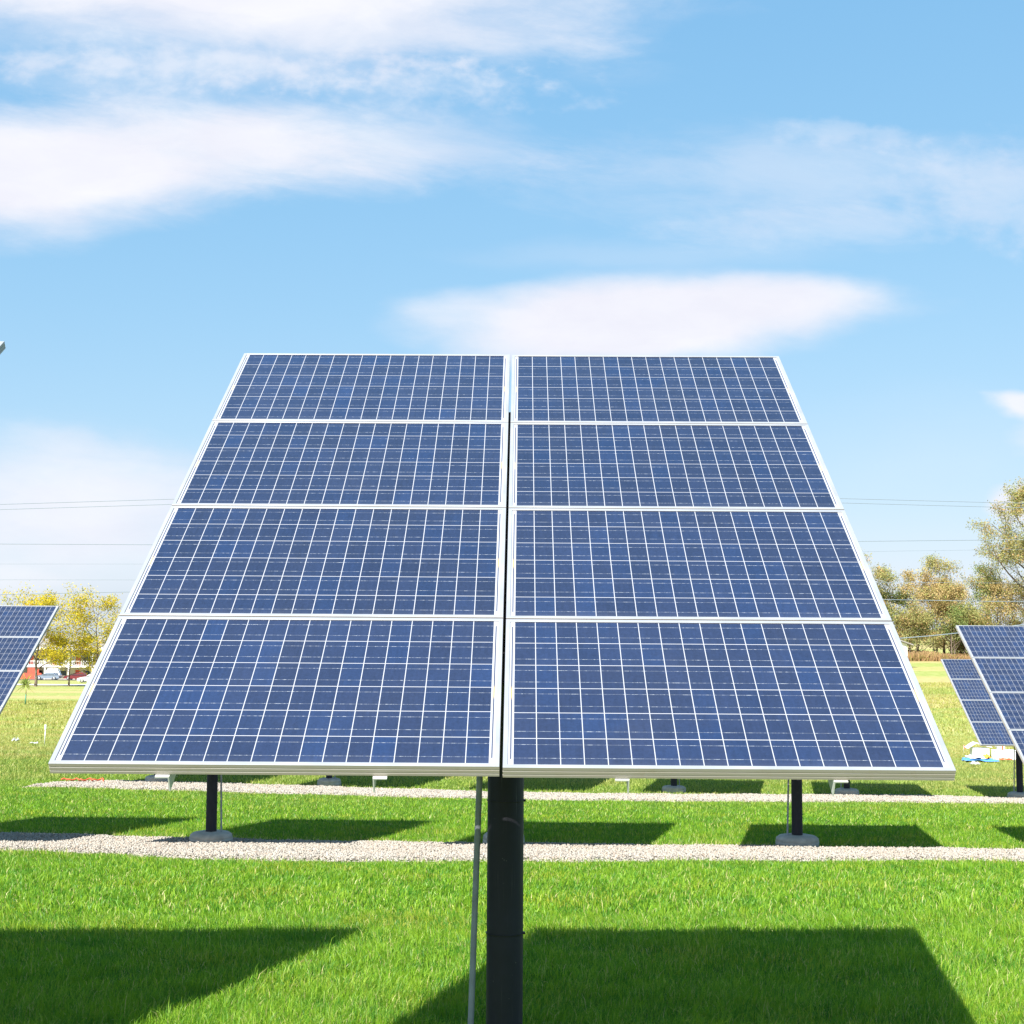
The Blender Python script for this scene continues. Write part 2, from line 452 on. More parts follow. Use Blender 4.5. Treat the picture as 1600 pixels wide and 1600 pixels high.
def ground_material():
    mt, N, b, out = new_mat('lawn_soil_and_pasture')
    pos = N.new('ShaderNodeNewGeometry').outputs['Position']; s = N.sep(pos)
    p2 = N.xyz(s[0], s[1], 0.)
    n1 = N.noise(p2, 1.1, 7, .65); n2 = N.noise(p2, 14., 6, .7); n3 = N.noise(p2, .09, 5, .6)
    near = N.mix(N.lin(n2, .3, .7), (.050, .100, .010), (.105, .180, .018))
    tuft = N.noise(N.xyz(s[0], N.math('MULTIPLY', s[1], .35), 0.), 1.4, 8, .75)
    farg = N.mix(N.lin(tuft, .32, .68), (.20, .26, .055), (.36, .37, .13))
    # mown bands of hay-coloured stubble
    band = N.noise(N.xyz(N.math('MULTIPLY', s[0], .012), N.math('MULTIPLY', s[1], .10), 4.2), 1., 5, .62)
    tan = N.mix(N.lin(n1, .3, .7), (.33, .27, .10), (.46, .38, .18))
    farg = N.mix(N.math('MULTIPLY', N.smooth(band, .46, .56), N.smooth(s[1], 60., 80., 0., .9)), farg, tan)
    farg = N.mix(N.smooth(n3, .55, .75, 0., .45), farg, tan)
    col = N.mix(N.smooth(s[1], 40., 60.), near, farg)
    N.put(b.inputs['Base Color'], col); b.inputs['Roughness'].default_value = .95; b.inputs['Specular IOR Level'].default_value = .1
    bp = N.new('ShaderNodeBump'); bp.inputs['Strength'].default_value = .7; bp.inputs['Distance'].default_value = .08
    N.put(bp.inputs['Height'], N.noise(p2, 6., 8, .75)); N.put(b.inputs['Normal'], bp.outputs[0])
    return mt


def stone_material():
    mt, N, b, out = new_mat('pale_limestone_gravel')
    t = N.new('ShaderNodeAttribute', attribute_name='tint').outputs['Fac']
    pos = N.new('ShaderNodeNewGeometry').outputs['Position']
    wn = N.new('ShaderNodeTexWhiteNoise', noise_dimensions='1D'); N.put(wn.inputs['W'], t)
    h = N.sep(wn.outputs['Color'])
    col = N.mix(h[0], (.29, .26, .22), (.40, .37, .32))
    col = N.mix(N.smooth(h[1], .82, .95), col, (.18, .155, .13))
    col = N.mix(N.smooth(h[2], .80, .95, 0., .7), col, (.35, .25, .17))
    col = N.mix(N.smooth(N.noise(pos, .8, 4, .6), .55, .75, 0., .35), col, (.29, .22, .15))
    N.put(b.inputs['Base Color'], col); b.inputs['Roughness'].default_value = .9
    return mt


def strip_material():
    mt, N, b, out = new_mat('gravel_bed_fines')
    pos = N.new('ShaderNodeNewGeometry').outputs['Position']
    v = N.new('ShaderNodeTexVoronoi'); v.inputs['Scale'].default_value = 22; N.put(v.inputs['Vector'], pos)
    c = N.sep(v.outputs['Color'])
    col = N.mix(c[0], (.19, .16, .13), (.34, .30, .26))
    col = N.mix(N.smooth(N.noise(pos, 1.3, 5, .65), .45, .65, 0., .6), col, (.24, .17, .10))
    N.put(b.inputs['Base Color'], col); b.inputs['Roughness'].default_value = .95
    bp = N.new('ShaderNodeBump'); bp.inputs['Strength'].default_value = 1.; bp.inputs['Distance'].default_value = .03
    N.put(bp.inputs['Height'], v.outputs['Distance']); N.put(b.inputs['Normal'], bp.outputs[0])
    return mt


def leaf_material(name, c1, c2, c3, trans=.35):
    mt, N, b, out = new_mat(name)
    t = N.new('ShaderNodeAttribute', attribute_name='tint').outputs['Fac']
    wn = N.new('ShaderNodeTexWhiteNoise', noise_dimensions='1D'); N.put(wn.inputs['W'], t)
    h = N.sep(wn.outputs['Color'])
    oc = N.new('ShaderNodeTexCoord').outputs['Object']
    cl = N.noise(oc, .42, 4, .6)
    col = N.mix(N.math('ADD', N.math('MULTIPLY', h[0], .45), N.smooth(cl, .36, .64, 0., .55)), c1, c2)
    col = N.mix(N.math('MULTIPLY', N.smooth(h[1], .55, .8), N.smooth(N.noise(oc, .8, 3, .5), .42, .58)), col, c3)
    d = N.new('ShaderNodeBsdfDiffuse'); N.put(d.inputs['Color'], col)
    tr = N.new('ShaderNodeBsdfTranslucent'); N.put(tr.inputs['Color'], col)
    m1 = N.new('ShaderNodeMixShader'); m1.inputs[0].default_value = trans
    N.nt.links.new(d.outputs[0], m1.inputs[1]); N.nt.links.new(tr.outputs[0], m1.inputs[2])
    N.nt.links.new(m1.outputs[0], out.inputs[0])
    return mt


M = dict(
    cell=cell_material(), frame=frame_material(), black=dark_pole_material(),
    galv=paint('galvanised_steel', (.62, .62, .60), .45, .35, .12, 14),
    pvc=paint('grey_pvc_conduit', (.33, .335, .39), .5, 0, .14, 9, 0., .2),
    band=paint('black_cable_tie', (.004, .004, .005), .5, 0, .1),
    conc=paint('cast_concrete_footing', (.50, .465, .405), .92, 0, .20, 7, .55, .2),
    grass=grass_material(), soil=ground_material(), stone=stone_material(), bed=strip_material(),
    bark=paint('grey_brown_bark', (.16, .125, .095), .95, 0, .3, 3, .6, .1),
    pole=paint('weathered_pole_wood', (.16, .12, .09), .9, 0, .25, 4, .4, .1),
    wire=paint('dark_cable', (.16, .20, .24), .6, 0, .1),
    white=paint('white_painted_board', (.80, .80, .79), .6, 0, .05, 1.5),
    foam=paint('white_foam_board', (.80, .81, .80), .7, 0, .05, 3, .15),
    sheet=paint('crumpled_white_plastic', (.74, .75, .75), .4, 0, .08, 5, .2),
    red=paint('red_painted_boards', (.52, .075, .045), .7, 0, .15, 2),
    orange=paint('orange_red_plastic', (.62, .10, .04), .55, 0, .12, 4),
    yellow=paint('yellow_orange_plastic', (.72, .36, .02), .5, 0, .1, 4),
    blue=paint('blue_tarpaulin', (.075, .25, .60), .5, 0, .2, 4, .2),
    dark=paint('dark_rubber', (.015, .015, .017), .8, 0, .15),
    roof=paint('grey_shingles', (.25, .235, .22), .9, 0, .2, 3, .3, .2),
    wall=paint('pale_siding', (.50, .48, .45), .8, 0, .1, 1),
    glass=paint('dark_window_glass', (.03, .045, .055), .08, 0, .1, 1),
    silver=paint('silver_blue_car_paint', (.27, .32, .40), .28, .35, .04, 1),
    maroon=paint('maroon_car_paint', (.17, .028, .034), .28, .1, .05, 1),
    carwhite=paint('white_car_paint', (.72, .74, .78), .3, 0, .04, 1),
    lamp=paint('lamp_glass', (.7, .7, .68), .15, 0, .03), tail=paint('red_tail_lamp', (.45, .02, .02), .2, 0, .05),
    rim=paint('alloy_rim', (.5, .5, .5), .35, .6, .1),
    road=paint('pale_concrete_road', (.50, .49, .46), .9, 0, .1, .4), tarmac=paint('car_park_asphalt', (.10, .10, .10), .95, 0, .15, .6),
    rust=paint('brown_dead_leaf', (.10, .045, .02), .8, 0, .2, 20),
    scrap=paint('dull_clear_plastic', (.36, .38, .36), .4, 0, .15, 8),
    stem=paint('young_stem', (.20, .14, .08), .9, 0, .2, 8), greenwrap=paint('green_stem_wrap', (.08, .22, .12), .6, 0, .1),
)
M['leaf_yellow'] = leaf_material('yellow_locust_leaves', (.46, .40, .035), (.84, .62, .050), (.30, .38, .075), .45)
M['leaf_green'] = leaf_material('olive_green_leaves', (.17, .24, .08), (.31, .38, .12), (.44, .35, .15), .42)
M['leaf_tan'] = leaf_material('tan_autumn_leaves', (.45, .33, .15), (.62, .47, .22), (.36, .42, .12), .42)
M['leaf_mix'] = leaf_material('olive_autumn_leaves', (.27, .31, .11), (.48, .43, .17), (.58, .35, .17), .42)
M['leaf_rust'] = leaf_material('rusty_dry_stalks', (.30, .18, .09), (.48, .33, .17), (.28, .27, .08), .35)
M['leaf_young'] = leaf_material('sapling_leaves', (.24, .34, .08), (.48, .48, .16), (.50, .40, .18), .35)

# ------------------------------------------------------------------ the setting
def build_ground():
    xs = np.concatenate([-np.geomspace(600, 40, 22)[:-1], np.linspace(-40, 40, 81), np.geomspace(40, 600, 22)[1:]])
    ys = np.concatenate([np.linspace(-10, 60, 141), np.geomspace(60, 900, 40)[1:]])
    X, Y = np.meshgrid(xs, ys); Z = ground(X, Y) - np.interp(Y, TURF_Y, TURF_D)
    V = np.stack([X, Y, Z], -1).reshape(-1, 3); nx = len(xs)
    i = (np.arange(len(ys) - 1)[:, None] * nx + np.arange(nx - 1)[None]).ravel()
    Fc = np.stack([i, i + 1, i + 1 + nx, i + nx], -1)
    tag(np_obj('ground', V, Fc, 4, M['soil'], smooth=True), kind='structure')


build_ground()


def sheet(name, x0, x1, y0, y1, mat, dz=.004, nx=30, ny=6, slant=0.):
    xs = np.linspace(x0, x1, nx); t = np.linspace(0, 1, ny)
    X, T = np.meshgrid(xs, t); Y = y0 + (y1 - y0) * T + slant * (X - x0)
    V = np.stack([X, Y, ground(X, Y) + dz], -1).reshape(-1, 3)
    i = (np.arange(ny - 1)[:, None] * nx + np.arange(nx - 1)[None]).ravel()
    return tag(np_obj(name, V, np.stack([i, i + 1, i + 1 + nx, i + nx], -1), 4, mat, smooth=True), kind='structure')


sheet('road', -140, -58, 196, 208, M['road'], .05, 40)
sheet('car_park', -150, -40, 266, 282, M['tarmac'], .05, 40)

for i in range(2):
    far, near = STRIPS[i]
    xs = np.linspace(far[0, 0], far[-1, 0], 500)
    w = np.linspace(0, 1, 9)
    yf = np.interp(xs, far[:, 0], far[:, 1]) + .16 * (np.sin(xs * 2.3 + i) * .5 + np.sin(xs * 5.1 + 2 * i) * .3 + np.sin(xs * 11.7 + i) * .25)
    yn = np.interp(xs, near[:, 0], near[:, 1]) + .16 * (np.sin(xs * 1.9 + 3 + i) * .5 + np.sin(xs * 6.1 + i) * .3 + np.sin(xs * 13.3) * .25)
    X = np.repeat(xs[None], 9, 0); Y = yn[None] + (yf - yn)[None] * w[:, None]
    edge = np.minimum(X * 0 + w[:, None], 1 - w[:, None])
    V = np.stack([X, Y, ground(X, Y) - .024 - .05 * (1 - sstep(0, .13, edge))], -1).reshape(-1, 3); nx = len(xs)
    k = (np.arange(8)[:, None] * nx + np.arange(nx - 1)[None]).ravel()
    tag(np_obj('gravel_strip', V, np.stack([k, k + 1, k + 1 + nx, k + nx], -1), 4, M['bed'], smooth=True), kind='structure')

    # loose stones on the bed
    rng = np.random.default_rng(40 + i)
    n = (170000, 110000)[i]; R = (.0165, .023)[i]
    x = rng.uniform(-12.6, 12 if i == 0 else 18, n); y = rng.uniform(18.4 if i == 0 else 33.2, 24.3 if i == 0 else 38.1, n)
    keep = (strip_sdf(x, y, i) > rng.uniform(-.14, .05, n) ** 1) & (np.abs(x) < y * .42 + 1)
    x, y = x[keep], y[keep]; n = len(x)
    ico = np.array([(0, 0, 1), (.9, 0, .3), (.28, .85, .25), (-.72, .53, .3), (-.72, -.53, .25), (.28, -.85, .3), (.55, .5, -.5), (-.3, .75, -.5), (-.85, 0, -.5), (-.1, -.8, -.5), (.7, -.35, -.5)])
    fc = np.array([(0, 1, 2), (0, 2, 3), (0, 3, 4), (0, 4, 5), (0, 5, 1), (1, 6, 2), (2, 7, 3), (3, 8, 4), (4, 9, 5), (5, 10, 1), (2, 6, 7), (3, 7, 8), (4, 8, 9), (5, 9, 10), (1, 10, 6)])
    r = R * rng.uniform(.45, 1.25, n)
    V = ico[None] * (1 + rng.uniform(-.25, .25, (n, 11, 1)))
    V = V * np.stack([rng.uniform(.8, 1.3, n), rng.uniform(.7, 1.1, n), rng.uniform(.5, .85, n)], -1)[:, None]
    th = rng.uniform(0, 6.28, n); c, s_ = np.cos(th)[:, None], np.sin(th)[:, None]
    tx = rng.normal(0, .35, n)[:, None]
    Vz = V[..., 2] + V[..., 0] * tx
    V = np.stack([V[..., 0] * c - V[..., 1] * s_, V[..., 0] * s_ + V[..., 1] * c, Vz], -1) * r[:, None, None]
    sd = strip_sdf(x, y, i); heap = .03 * np.clip(sd / .4, 0, 1); ez = -.035 - .045 * (1 - sstep(-.02, .38, sd))
    V += np.stack([x, y, ground(x, y) + ez + .014 + heap * rng.uniform(.3, 1., n) + r * .3], -1)[:, None]
    Fc = fc[None] + (np.arange(n) * 11)[:, None, None]
    tag(np_obj('gravel', V.reshape(-1, 3), Fc, 3, M['stone'], tint=np.repeat(rng.uniform(0, 100, n), 11)), kind='stuff')


# ------------------------------------------------------------------ solar arrays
T = .58018                        # tilt
ARR_W, ARR_L = 2 * PW + COLGAP, 4 * PH + 3 * ROWGAP
HZ = 2.605                        # centre of the glass above the ground at the pole
RT = Matrix.Rotation(T, 4, 'X')


def frame_mesh(mb):
    prof = [(0, -.001), (.001, 0), (.0165, 0), (.0172, -.0006), (.0172, -.0026), (.0045, -.0026), (.0045, -.0432), (.024, -.0432), (.024, -.046), (.001, -.046),
            (0, -.045), (0, -.0345), (.0016, -.0335), (.0016, -.0315), (0, -.0305), (0, -.0185), (.0016, -.0175), (.0016, -.0155), (0, -.0145)]
    n = len(prof); vs = []
    for sx, sy in ((-1, -1), (1, -1), (1, 1), (-1, 1)):
        for a, z in prof: vs.append((sx * (PW / 2 - a), sy * (PH / 2 - a), z))
    fs = []
    for c in range(4):
        d = (c + 1) % 4
        for i in range(n):
            j = (i + 1) % n
            fs.append((c * n + i, c * n + j, d * n + j, d * n + i))
    mb.add(vs, [tuple(reversed(f)) for f in fs])


lam = MB().box(-PW / 2 + .010, PW / 2 - .010, -PH / 2 + .010, PH / 2 - .010, -.0075, -.0042)
frm = MB(); frame_mesh(frm)


def on_plane(x, y, z): return Vector((0, 0, HZ)) + (RT @ Vector((x, y, z)))


def make_array():
    root = empty('solar_array', (0, 0, 0))
    lam_o = frm_o = None
    for col in (-1, 1):
        for row in range(4):
            if lam_o is None:
                p = lam.build('solar_panel', M['cell']); fr = frm.build('frame', M['frame'])
                lam_o, frm_o = p, fr
            else:
                p = lam_o.copy(); COL.objects.link(p); fr = frm_o.copy(); COL.objects.link(fr)
            p.parent = root; fr.parent = p
            y = (row - 1.5) * (PH + ROWGAP) + (.0025 if col < 0 else -.0025)
            p.location = on_plane(col * (PW + COLGAP) / 2, y, 0); p.rotation_euler = (T, 0, 0)
            fr.location = (0, 0, 0)
    # rails up the slope behind the panels: C-channels whose cut ends show below the frame
    for x, sgn in ((-1.165, -1), (-.45, 1), (.45, -1), (1.165, 1)):
        mb = MB(); y0, y1 = -ARR_L / 2 - .006, ARR_L / 2 - .06
        pr = [(0, -.048), (sgn * .050, -.048), (sgn * .050, -.0525), (sgn * .005, -.0525), (sgn * .005, -.106), (0, -.106)]
        if sgn < 0: pr = pr[::-1]
        # lower end is cut back at an angle, so the web ends in a point
        r0 = [(x + a, y0 - .004 + (-.048 - z) * -.10, z) for a, z in pr]
        r1 = [(x + a, y1, z) for a, z in pr]
        mb.loft([r0, r1])
        o = mb.build('rail', M['galv'], root); o.location = (0, 0, HZ); o.rotation_euler = (T, 0, 0)
    for y in (-.80, .80):
        mb = MB().box(-1.3, 1.3, y - .04, y + .04, -.190, -.110, bev=.006)
        o = mb.build('crossbeam', M['black'], root); o.location = (0, 0, HZ); o.rotation_euler = (T, 0, 0)
    mb = MB().box(-.07, .07, -1.15, 1.52, -.275, -.192, bev=.006)
    for y in (-.55, .55): mb.box(-.10, .10, y - .03, y + .03, -.285, -.277)
    o = mb.build('spine', M['black'], root); o.location = (0, 0, HZ); o.rotation_euler = (T, 0, 0)
    # post
    py = .12
    mb = MB(); r = .0855
    mb.lathe([(r, -.6), (r, .1), (r, HZ - .33), (r * .98, HZ - .325), (.04, HZ - .32)], 40, (0, py))
    mb.box(-.075, .075, py - .09, py + .05, HZ - .42, HZ - .22, bev=.008)
    pole = mb.build('pole', M['black'], root)
    for z in (HZ - 1.375, HZ - 1.986):
        mb = MB()
        R = r + .0035
        mb.lathe([(r - .001, z - .0022), (R, z - .0022), (R, z + .0022), (r - .001, z + .0022)], 40, (0, py), smooth=False)
        mb.box(r - .002, r + .010, py - .012, py + .004, z - .005, z + .005)
        mb.build('cable_tie', M['band'], pole)
    # conduit beside the post, leaning a little; origin on the post axis so that copies can turn it
    mb = MB()
    mb.tube([(-.172, -.035, -.5), (-.155, -.035, .2), (-.112, -.03, HZ - .88), (-.105, -.02, HZ - .55), (-.06, .01, HZ - .35)], .0145, 14)
    cd = mb.build('conduit', M['pvc'], root); cd.location = (0, py, 0)
    # concrete footing, cast a bit unevenly
    rnd = random.Random(5); mb = MB()
    mb.lathe([(.325, -.25), (.335, .0), (.335, .055), (.328, .060), (.333, .066), (.325, .115), (.285, .150), (.22, .165), (.12, .172), (.0, .173)], 40, (0, py), jit=.008, rnd=rnd)
    mb.build('footing', M['conc'], root)
    return root


proto = make_array()
GRP = 'pole-mounted solar arrays in rows on the lawn'


def copy_tree(o, parent=None):
    c = o.copy(); COL.objects.link(c)
    if parent: c.parent = parent
    for ch in [x for x in bpy.data.objects if x.parent == o]: copy_tree(ch, c)
    return c


arrays = [
    # x, y, glass centre z (from the eye), conduit turn, footing scale, label
    (-.066, 6.489, .571, 0, 1., 'large solar array filling the foreground on its thick black pole'),
    (-4.667, 6.489, .637, 0, 1., 'solar array of which only a top corner pokes in high at left edge'),
    (4.354 - 4.601 * 3, 21.93, -.706, 150, 1., 'solar array at the left edge of the picture in front of yellow trees'),
    (4.354 - 4.601 * 2, 21.93, -.766, 170, 1., 'solar array behind the big one whose black pole stands on near gravel strip at left'),
    (4.354 - 4.601, 21.93, -.825, 15, .98, 'solar array hidden straight behind the big one, second row, its shadow beside the thick pole'),
    (4.354, 21.93, -.885, -8, 1., 'solar array behind the big one whose black pole stands on near gravel strip at right'),
    (4.354 + 4.601, 21.93, -.944, 0, 1., 'large solar array cut by the right edge, overlapping a smaller array'),
    (4.110 - 4.601 * 3, 37.25, -1.539, 170, .95, 'far-row solar array whose footing is near the pointed left end of far gravel strip'),
    (4.110 - 4.601 * 2, 37.25, -1.594, 160, .95, 'far-row solar array whose pale footing is second from left on far gravel strip'),
    (4.110 - 4.601, 37.25, -1.649, 20, .95, 'far-row solar array hidden straight behind the foreground pole'),
    (4.110, 37.25, -1.704, 185, .95, 'far-row solar array with flat pale footing just right of the thick pole'),
    (4.110 + 4.601, 37.25, -1.759, -5, .95, 'far-row solar array whose footing peeps out under right end of the big array'),
    (4.110 + 9.202, 37.25, -1.814, -10, .95, 'small far solar array at right with white boxes on the grass behind its pole'),
]
rr = random.Random(11)
for i, (x, y, cz, turn, fs, lab) in enumerate(arrays):
    o = proto if i == 0 else copy_tree(proto)
    tag(o, lab, 'solar array', GRP)
    z = gz(x, y); o.location = (x, y, z)
    dz = (cz + ZO) - z - HZ
    for ch in [c for c in bpy.data.objects if c.parent == o]:
        nm = ch.name.split('.')[0]
        if nm == 'footing':
            a = rr.uniform(0, 6.28)
            if i == 0: ch.location.z = -.19
            else:
                # turn about the post axis, keeping it centred
                ch.rotation_euler = (0, 0, a); ch.location = (.12 * math.sin(a) * fs, .12 - .12 * math.cos(a) * fs, 0)
                ch.scale = (fs, fs, fs * rr.uniform(.8, 1.05))
        else:
            ch.location.z += dz
            if nm == 'conduit': ch.rotation_euler = (0, 0, rad(turn))


# ------------------------------------------------------------------ grass
def grass():
    rng = np.random.default_rng(7)
    Vs, Fs, Ts = [], [], []; base = 0
    feet = [(x, y + .12, .36) for (x, y, *_r) in arrays]

    def field(y0, y1, dens, hgt, wid, seg, marg):
        nonlocal base
        area = (y1 - y0) * (.78 * y1 + 2 * marg); n = int(area * dens)
        y = rng.uniform(y0, y1, n); x = rng.uniform(-.39 * y1 - marg, .39 * y1 + marg, n)
        ok = np.abs(x) < .39 * y + marg
        for i in range(2): ok &= strip_sdf(x, y, i) < rng.uniform(-.10, .03, n)
        for fx, fy, fr in feet: ok &= (x - fx) ** 2 + (y - fy) ** 2 > fr * fr
        x, y = x[ok], y[ok]; n = len(x)
        # clumpy height
        cl = .5 + .28 * np.sin(x * 3.1 + 1.3 * np.sin(y * 2.3)) * np.sin(y * 2.7 + 1.1 * np.sin(x * 1.9)) + .22 * np.sin(x * 9.3 + y * 4.1) * np.sin(y * 8.1 - x * 3.3)
        h = hgt * (.60 + .75 * cl) * rng.uniform(.5, 1.4, n)
        fr = np.maximum(strip_sdf(x, y, 0), strip_sdf(x, y, 1))
        tall = rng.random(n) < .012; h[tall] *= rng.uniform(1.3, 1.9, tall.sum())
        az = rng.uniform(0, 6.283, n); lean = np.abs(rng.normal(.55, .42, n)).clip(0, 1.3)
        # a common wind / mowing lay
        lx = np.cos(az) * lean + .10 * np.sin(y * .9) ; ly = np.sin(az) * lean - .06
        wv = rng.uniform(0, 6.283, n); w = wid * rng.uniform(.6, 1.3, n)
        wx, wy = np.cos(wv) * w, np.sin(wv) * w
        z = ground(x, y) - np.interp(y, TURF_Y, TURF_D)
        tint = np.clip(rng.normal(.46, .27, n) + .25 * (cl - .5), 0, .95)
        dead = rng.random(n) < .065; tint[dead] = rng.uniform(.96, 1., dead.sum())
        dry = (fr > -.30) & (rng.random(n) < .45); tint[dry] = rng.uniform(.955, 1., dry.sum())
        P = np.stack([x, y, z - .004], -1); Wd = np.stack([wx, wy, np.zeros(n)], -1)
        tip = P + np.stack([lx * h, ly * h, h * np.sqrt(np.maximum(1 - .5 * lean ** 2, .3))], -1)
        if seg == 2:
            mid = P + np.stack([lx * h * .32, ly * h * .32, h * .58], -1)
            V = np.stack([P - Wd, P + Wd, mid - Wd * .8, mid + Wd * .8, tip], 1)
            f = np.array([(0, 1, 3), (0, 3, 2), (2, 3, 4)]); k = 5
        else:
            V = np.stack([P - Wd, P + Wd, tip], 1); f = np.array([(0, 1, 2)]); k = 3
        Vs.append(V.reshape(-1, 3)); Fs.append((f[None] + (np.arange(n) * k)[:, None, None] + base).reshape(-1, 3))
        Ts.append(np.repeat(tint, k)); base += n * k

    field(5.2, 9.0, 6200, .072, .0018, 2, 1.2)
    field(9.0, 13., 3800, .070, .0025, 2, 1.2)
    field(13., 18.5, 1400, .070, .0045, 2, 1.5)
    field(18.5, 26., 850, .066, .006, 1, 1.5)
    field(26., 37., 420, .066, .010, 1, 2.)
    field(37., 62., 230, .085, .013, 1, 3.)
    field(62., 110., 45, .13, .032, 1, 3.)
    o = np_obj('grass', np.concatenate(Vs), np.concatenate(Fs), 3, M['grass'], tint=np.concatenate(Ts))
    tag(o, kind='stuff')


grass()


# ------------------------------------------------------------------ trees
def make_tree(name, seed, H, W, bark, leafm, label, loc, group, trunk_h=.25, limbs=9, leaves=9000, lsize=.22,
              spread=.9, tr=.16, lean=(0, 0), clump=1.0, rise=.55, cat='tree', stems=1):
    rnd = random.Random(seed); rng = np.random.default_rng(seed)
    root = empty(name, loc); tag(root, label, cat, group)
    mb = MB(); ends = []

    def limb(p, d, L, r, depth):
        pts = [p.copy()]; rads = [r]; n = 4 if depth < 2 else 3
        for i in range(n):
            d = (d + Vector((rnd.gauss(0, .17), rnd.gauss(0, .17), rnd.gauss(.05, .10)))).normalized()
            p = p + d * (L / n); pts.append(p.copy()); rads.append(max(r * (1 - .62 * (i + 1) / n), .012))
        mb.tube(pts, rads, 6 if depth < 2 else 4, cap=False)
        if depth >= 2:
            for q in pts[1:]: ends.append((q, depth))
        if depth < 3:
            for k in range(rnd.choice((3, 4)) if depth else 4):
                t = rnd.uniform(.35, 1.); i = min(int(t * n), n - 1)
                q = pts[i].lerp(pts[i + 1], t * n - i if t < 1 else 1)
                nd = (d + Vector((rnd.gauss(0, .75), rnd.gauss(0, .75), rnd.gauss(.12, .42)))).normalized()
                limb(q, nd, L * rnd.uniform(.42, .66), max(rads[i + 1] * .6, .012), depth + 1)

    for sidx in range(stems):
        bx = Vector((rnd.gauss(0, W * .16) if stems > 1 else 0, rnd.gauss(0, W * .12) if stems > 1 else 0, -.3))
        p = bx.copy(); pts = [p.copy()]; rads = [tr * 1.3]; hh = H * (rnd.uniform(.72, .95) if stems > 1 else .9)
        n = 8
        for i in range(n):
            p = p + Vector((rnd.gauss(lean[0], .10) * hh / n, rnd.gauss(lean[1], .10) * hh / n, hh / n)); pts.append(p.copy())
            rads.append(tr * (1 - .85 * (i + 1) / n))
        mb.tube(pts, rads, 8, cap=False)
        for k in range(max(3, limbs // stems)):
            t = trunk_h + (1 - trunk_h) * (k + rnd.random()) / max(3, limbs // stems); t = min(t, .99)
            i = min(int(t * n), n - 1); q = pts[i].lerp(pts[i + 1], t * n - i)
            a = k * 2.4 + rnd.uniform(-.5, .5)
            prof = math.sin(math.pi * min(1., (t - trunk_h * .6) / (1.02 - trunk_h * .6)) ** .8) * .8 + .25
            L = W * .5 * spread * prof * rnd.uniform(.7, 1.15)
            d = Vector((math.cos(a), math.sin(a), rise + t * .4)).normalized()
            limb(q, d, L, max(rads[i] * .55, .03), 1)
    mb.build('trunk', bark, root)
    # leaves in loose clumps about the twigs
    E = np.array([tuple(e[0]) for e in ends]); ne = len(E)
    wgt = rng.uniform(.15, 1., ne) ** 1.6; wgt /= wgt.sum()
    idx = rng.choice(ne, leaves, p=wgt)
    C = E[idx] + rng.normal(0, 1, (leaves, 3)) * np.array([.36, .36, .28]) * clump
    keep = C[:, 2] > .4; C = C[keep]; n = len(C)
    a = rng.normal(0, 1, (n, 3)); a /= np.linalg.norm(a, axis=1, keepdims=True)
    b = rng.normal(0, 1, (n, 3)); b -= a * (a * b).sum(1, keepdims=True); b /= np.linalg.norm(b, axis=1, keepdims=True)
    s = (lsize * rng.uniform(.5, 1.3, n))[:, None]
    a = a * s; b = b * s * .6
    V = np.stack([C - a, C + b, C + a, C - b], 1)
    V[:, 1] += np.cross(a, b) * .6 / np.maximum(s, .01); V[:, 3] += np.cross(a, b) * .6 / np.maximum(s, .01)
    np_obj('crown', V.reshape(-1, 3), np.arange(n * 4).reshape(-1, 4), 4, leafm, root, tint=np.repeat(rng.uniform(0, 100, n), 4))
    return root


def place(px_a, y): x = px_a * y; return (x, y, gz(x, y))


GL = 'yellow trees by the white building'
make_tree('locust_tree', 3, 11.8, 11.0, M['bark'], M['leaf_yellow'], 'dense golden yellow tree rising behind the array at left edge', place(-.349, 186), GL, .20, 14, 9500, .125, 1.0, .20, clump=1.6, rise=.3)
make_tree('locust_tree', 8, 11.8, 9.6, M['bark'], M['leaf_yellow'], 'thin-leaved yellow tree against the left slope of the big array', place(-.308, 189), GL, .18, 14, 6500, .125, 1.0, .18, clump=1.6, rise=.35)
make_tree('locust_tree', 15, 6.5, 7.5, M['bark'], M['leaf_yellow'], 'low yellow-green tree crown in front of the balconies', place(-.325, 192), GL, .25, 10, 5500, .125, .95, .14, clump=1.4, rise=.2)

GR = 'autumn trees along the far right field edge'
rt = [  # a = x/y, y, H, W, leaf, label, leaves, stems, seed
    (.256, 170, 12.6, 6.5, 'leaf_mix', 'olive and pink-tinged tree just past the right slope of the big array', 6500, 2, 21),
    (.270, 172, 10.2, 5.5, 'leaf_green', 'dark green shrub-like tree behind the small white shed', 5500, 2, 22),
    (.283, 171, 10.6, 6.0, 'leaf_tan', 'tan feathery tree right of the small shed', 5200, 2, 23),
    (.299, 173, 13.0, 5.6, 'leaf_mix', 'taller tan tree with a bare dark twiggy top', 5600, 2, 24),
    (.316, 170, 10.2, 6.4, 'leaf_tan', 'golden tan tree between the twiggy-topped tree and olive one', 5600, 3, 25),
    (.334, 174, 12.0, 6.0, 'leaf_green', 'thin olive tree with sky showing through left of tallest tree', 3600, 2, 26),
    (.347, 171, 9.0, 6.0, 'leaf_tan', 'low russet tree above the top edge of the right array', 4200, 2, 27),
    (.308, 166, 6.0, 6.5, 'leaf_green', 'low green thicket bush at the field edge near the shed', 5200, 3, 28),
    (.285, 165, 5.0, 6.0, 'leaf_mix', 'low olive bush beside the shed wall', 4600, 3, 29),
    (.330, 166, 5.4, 6.5, 'leaf_mix', 'low brown-green bush left of the right array', 4600, 3, 30),
]
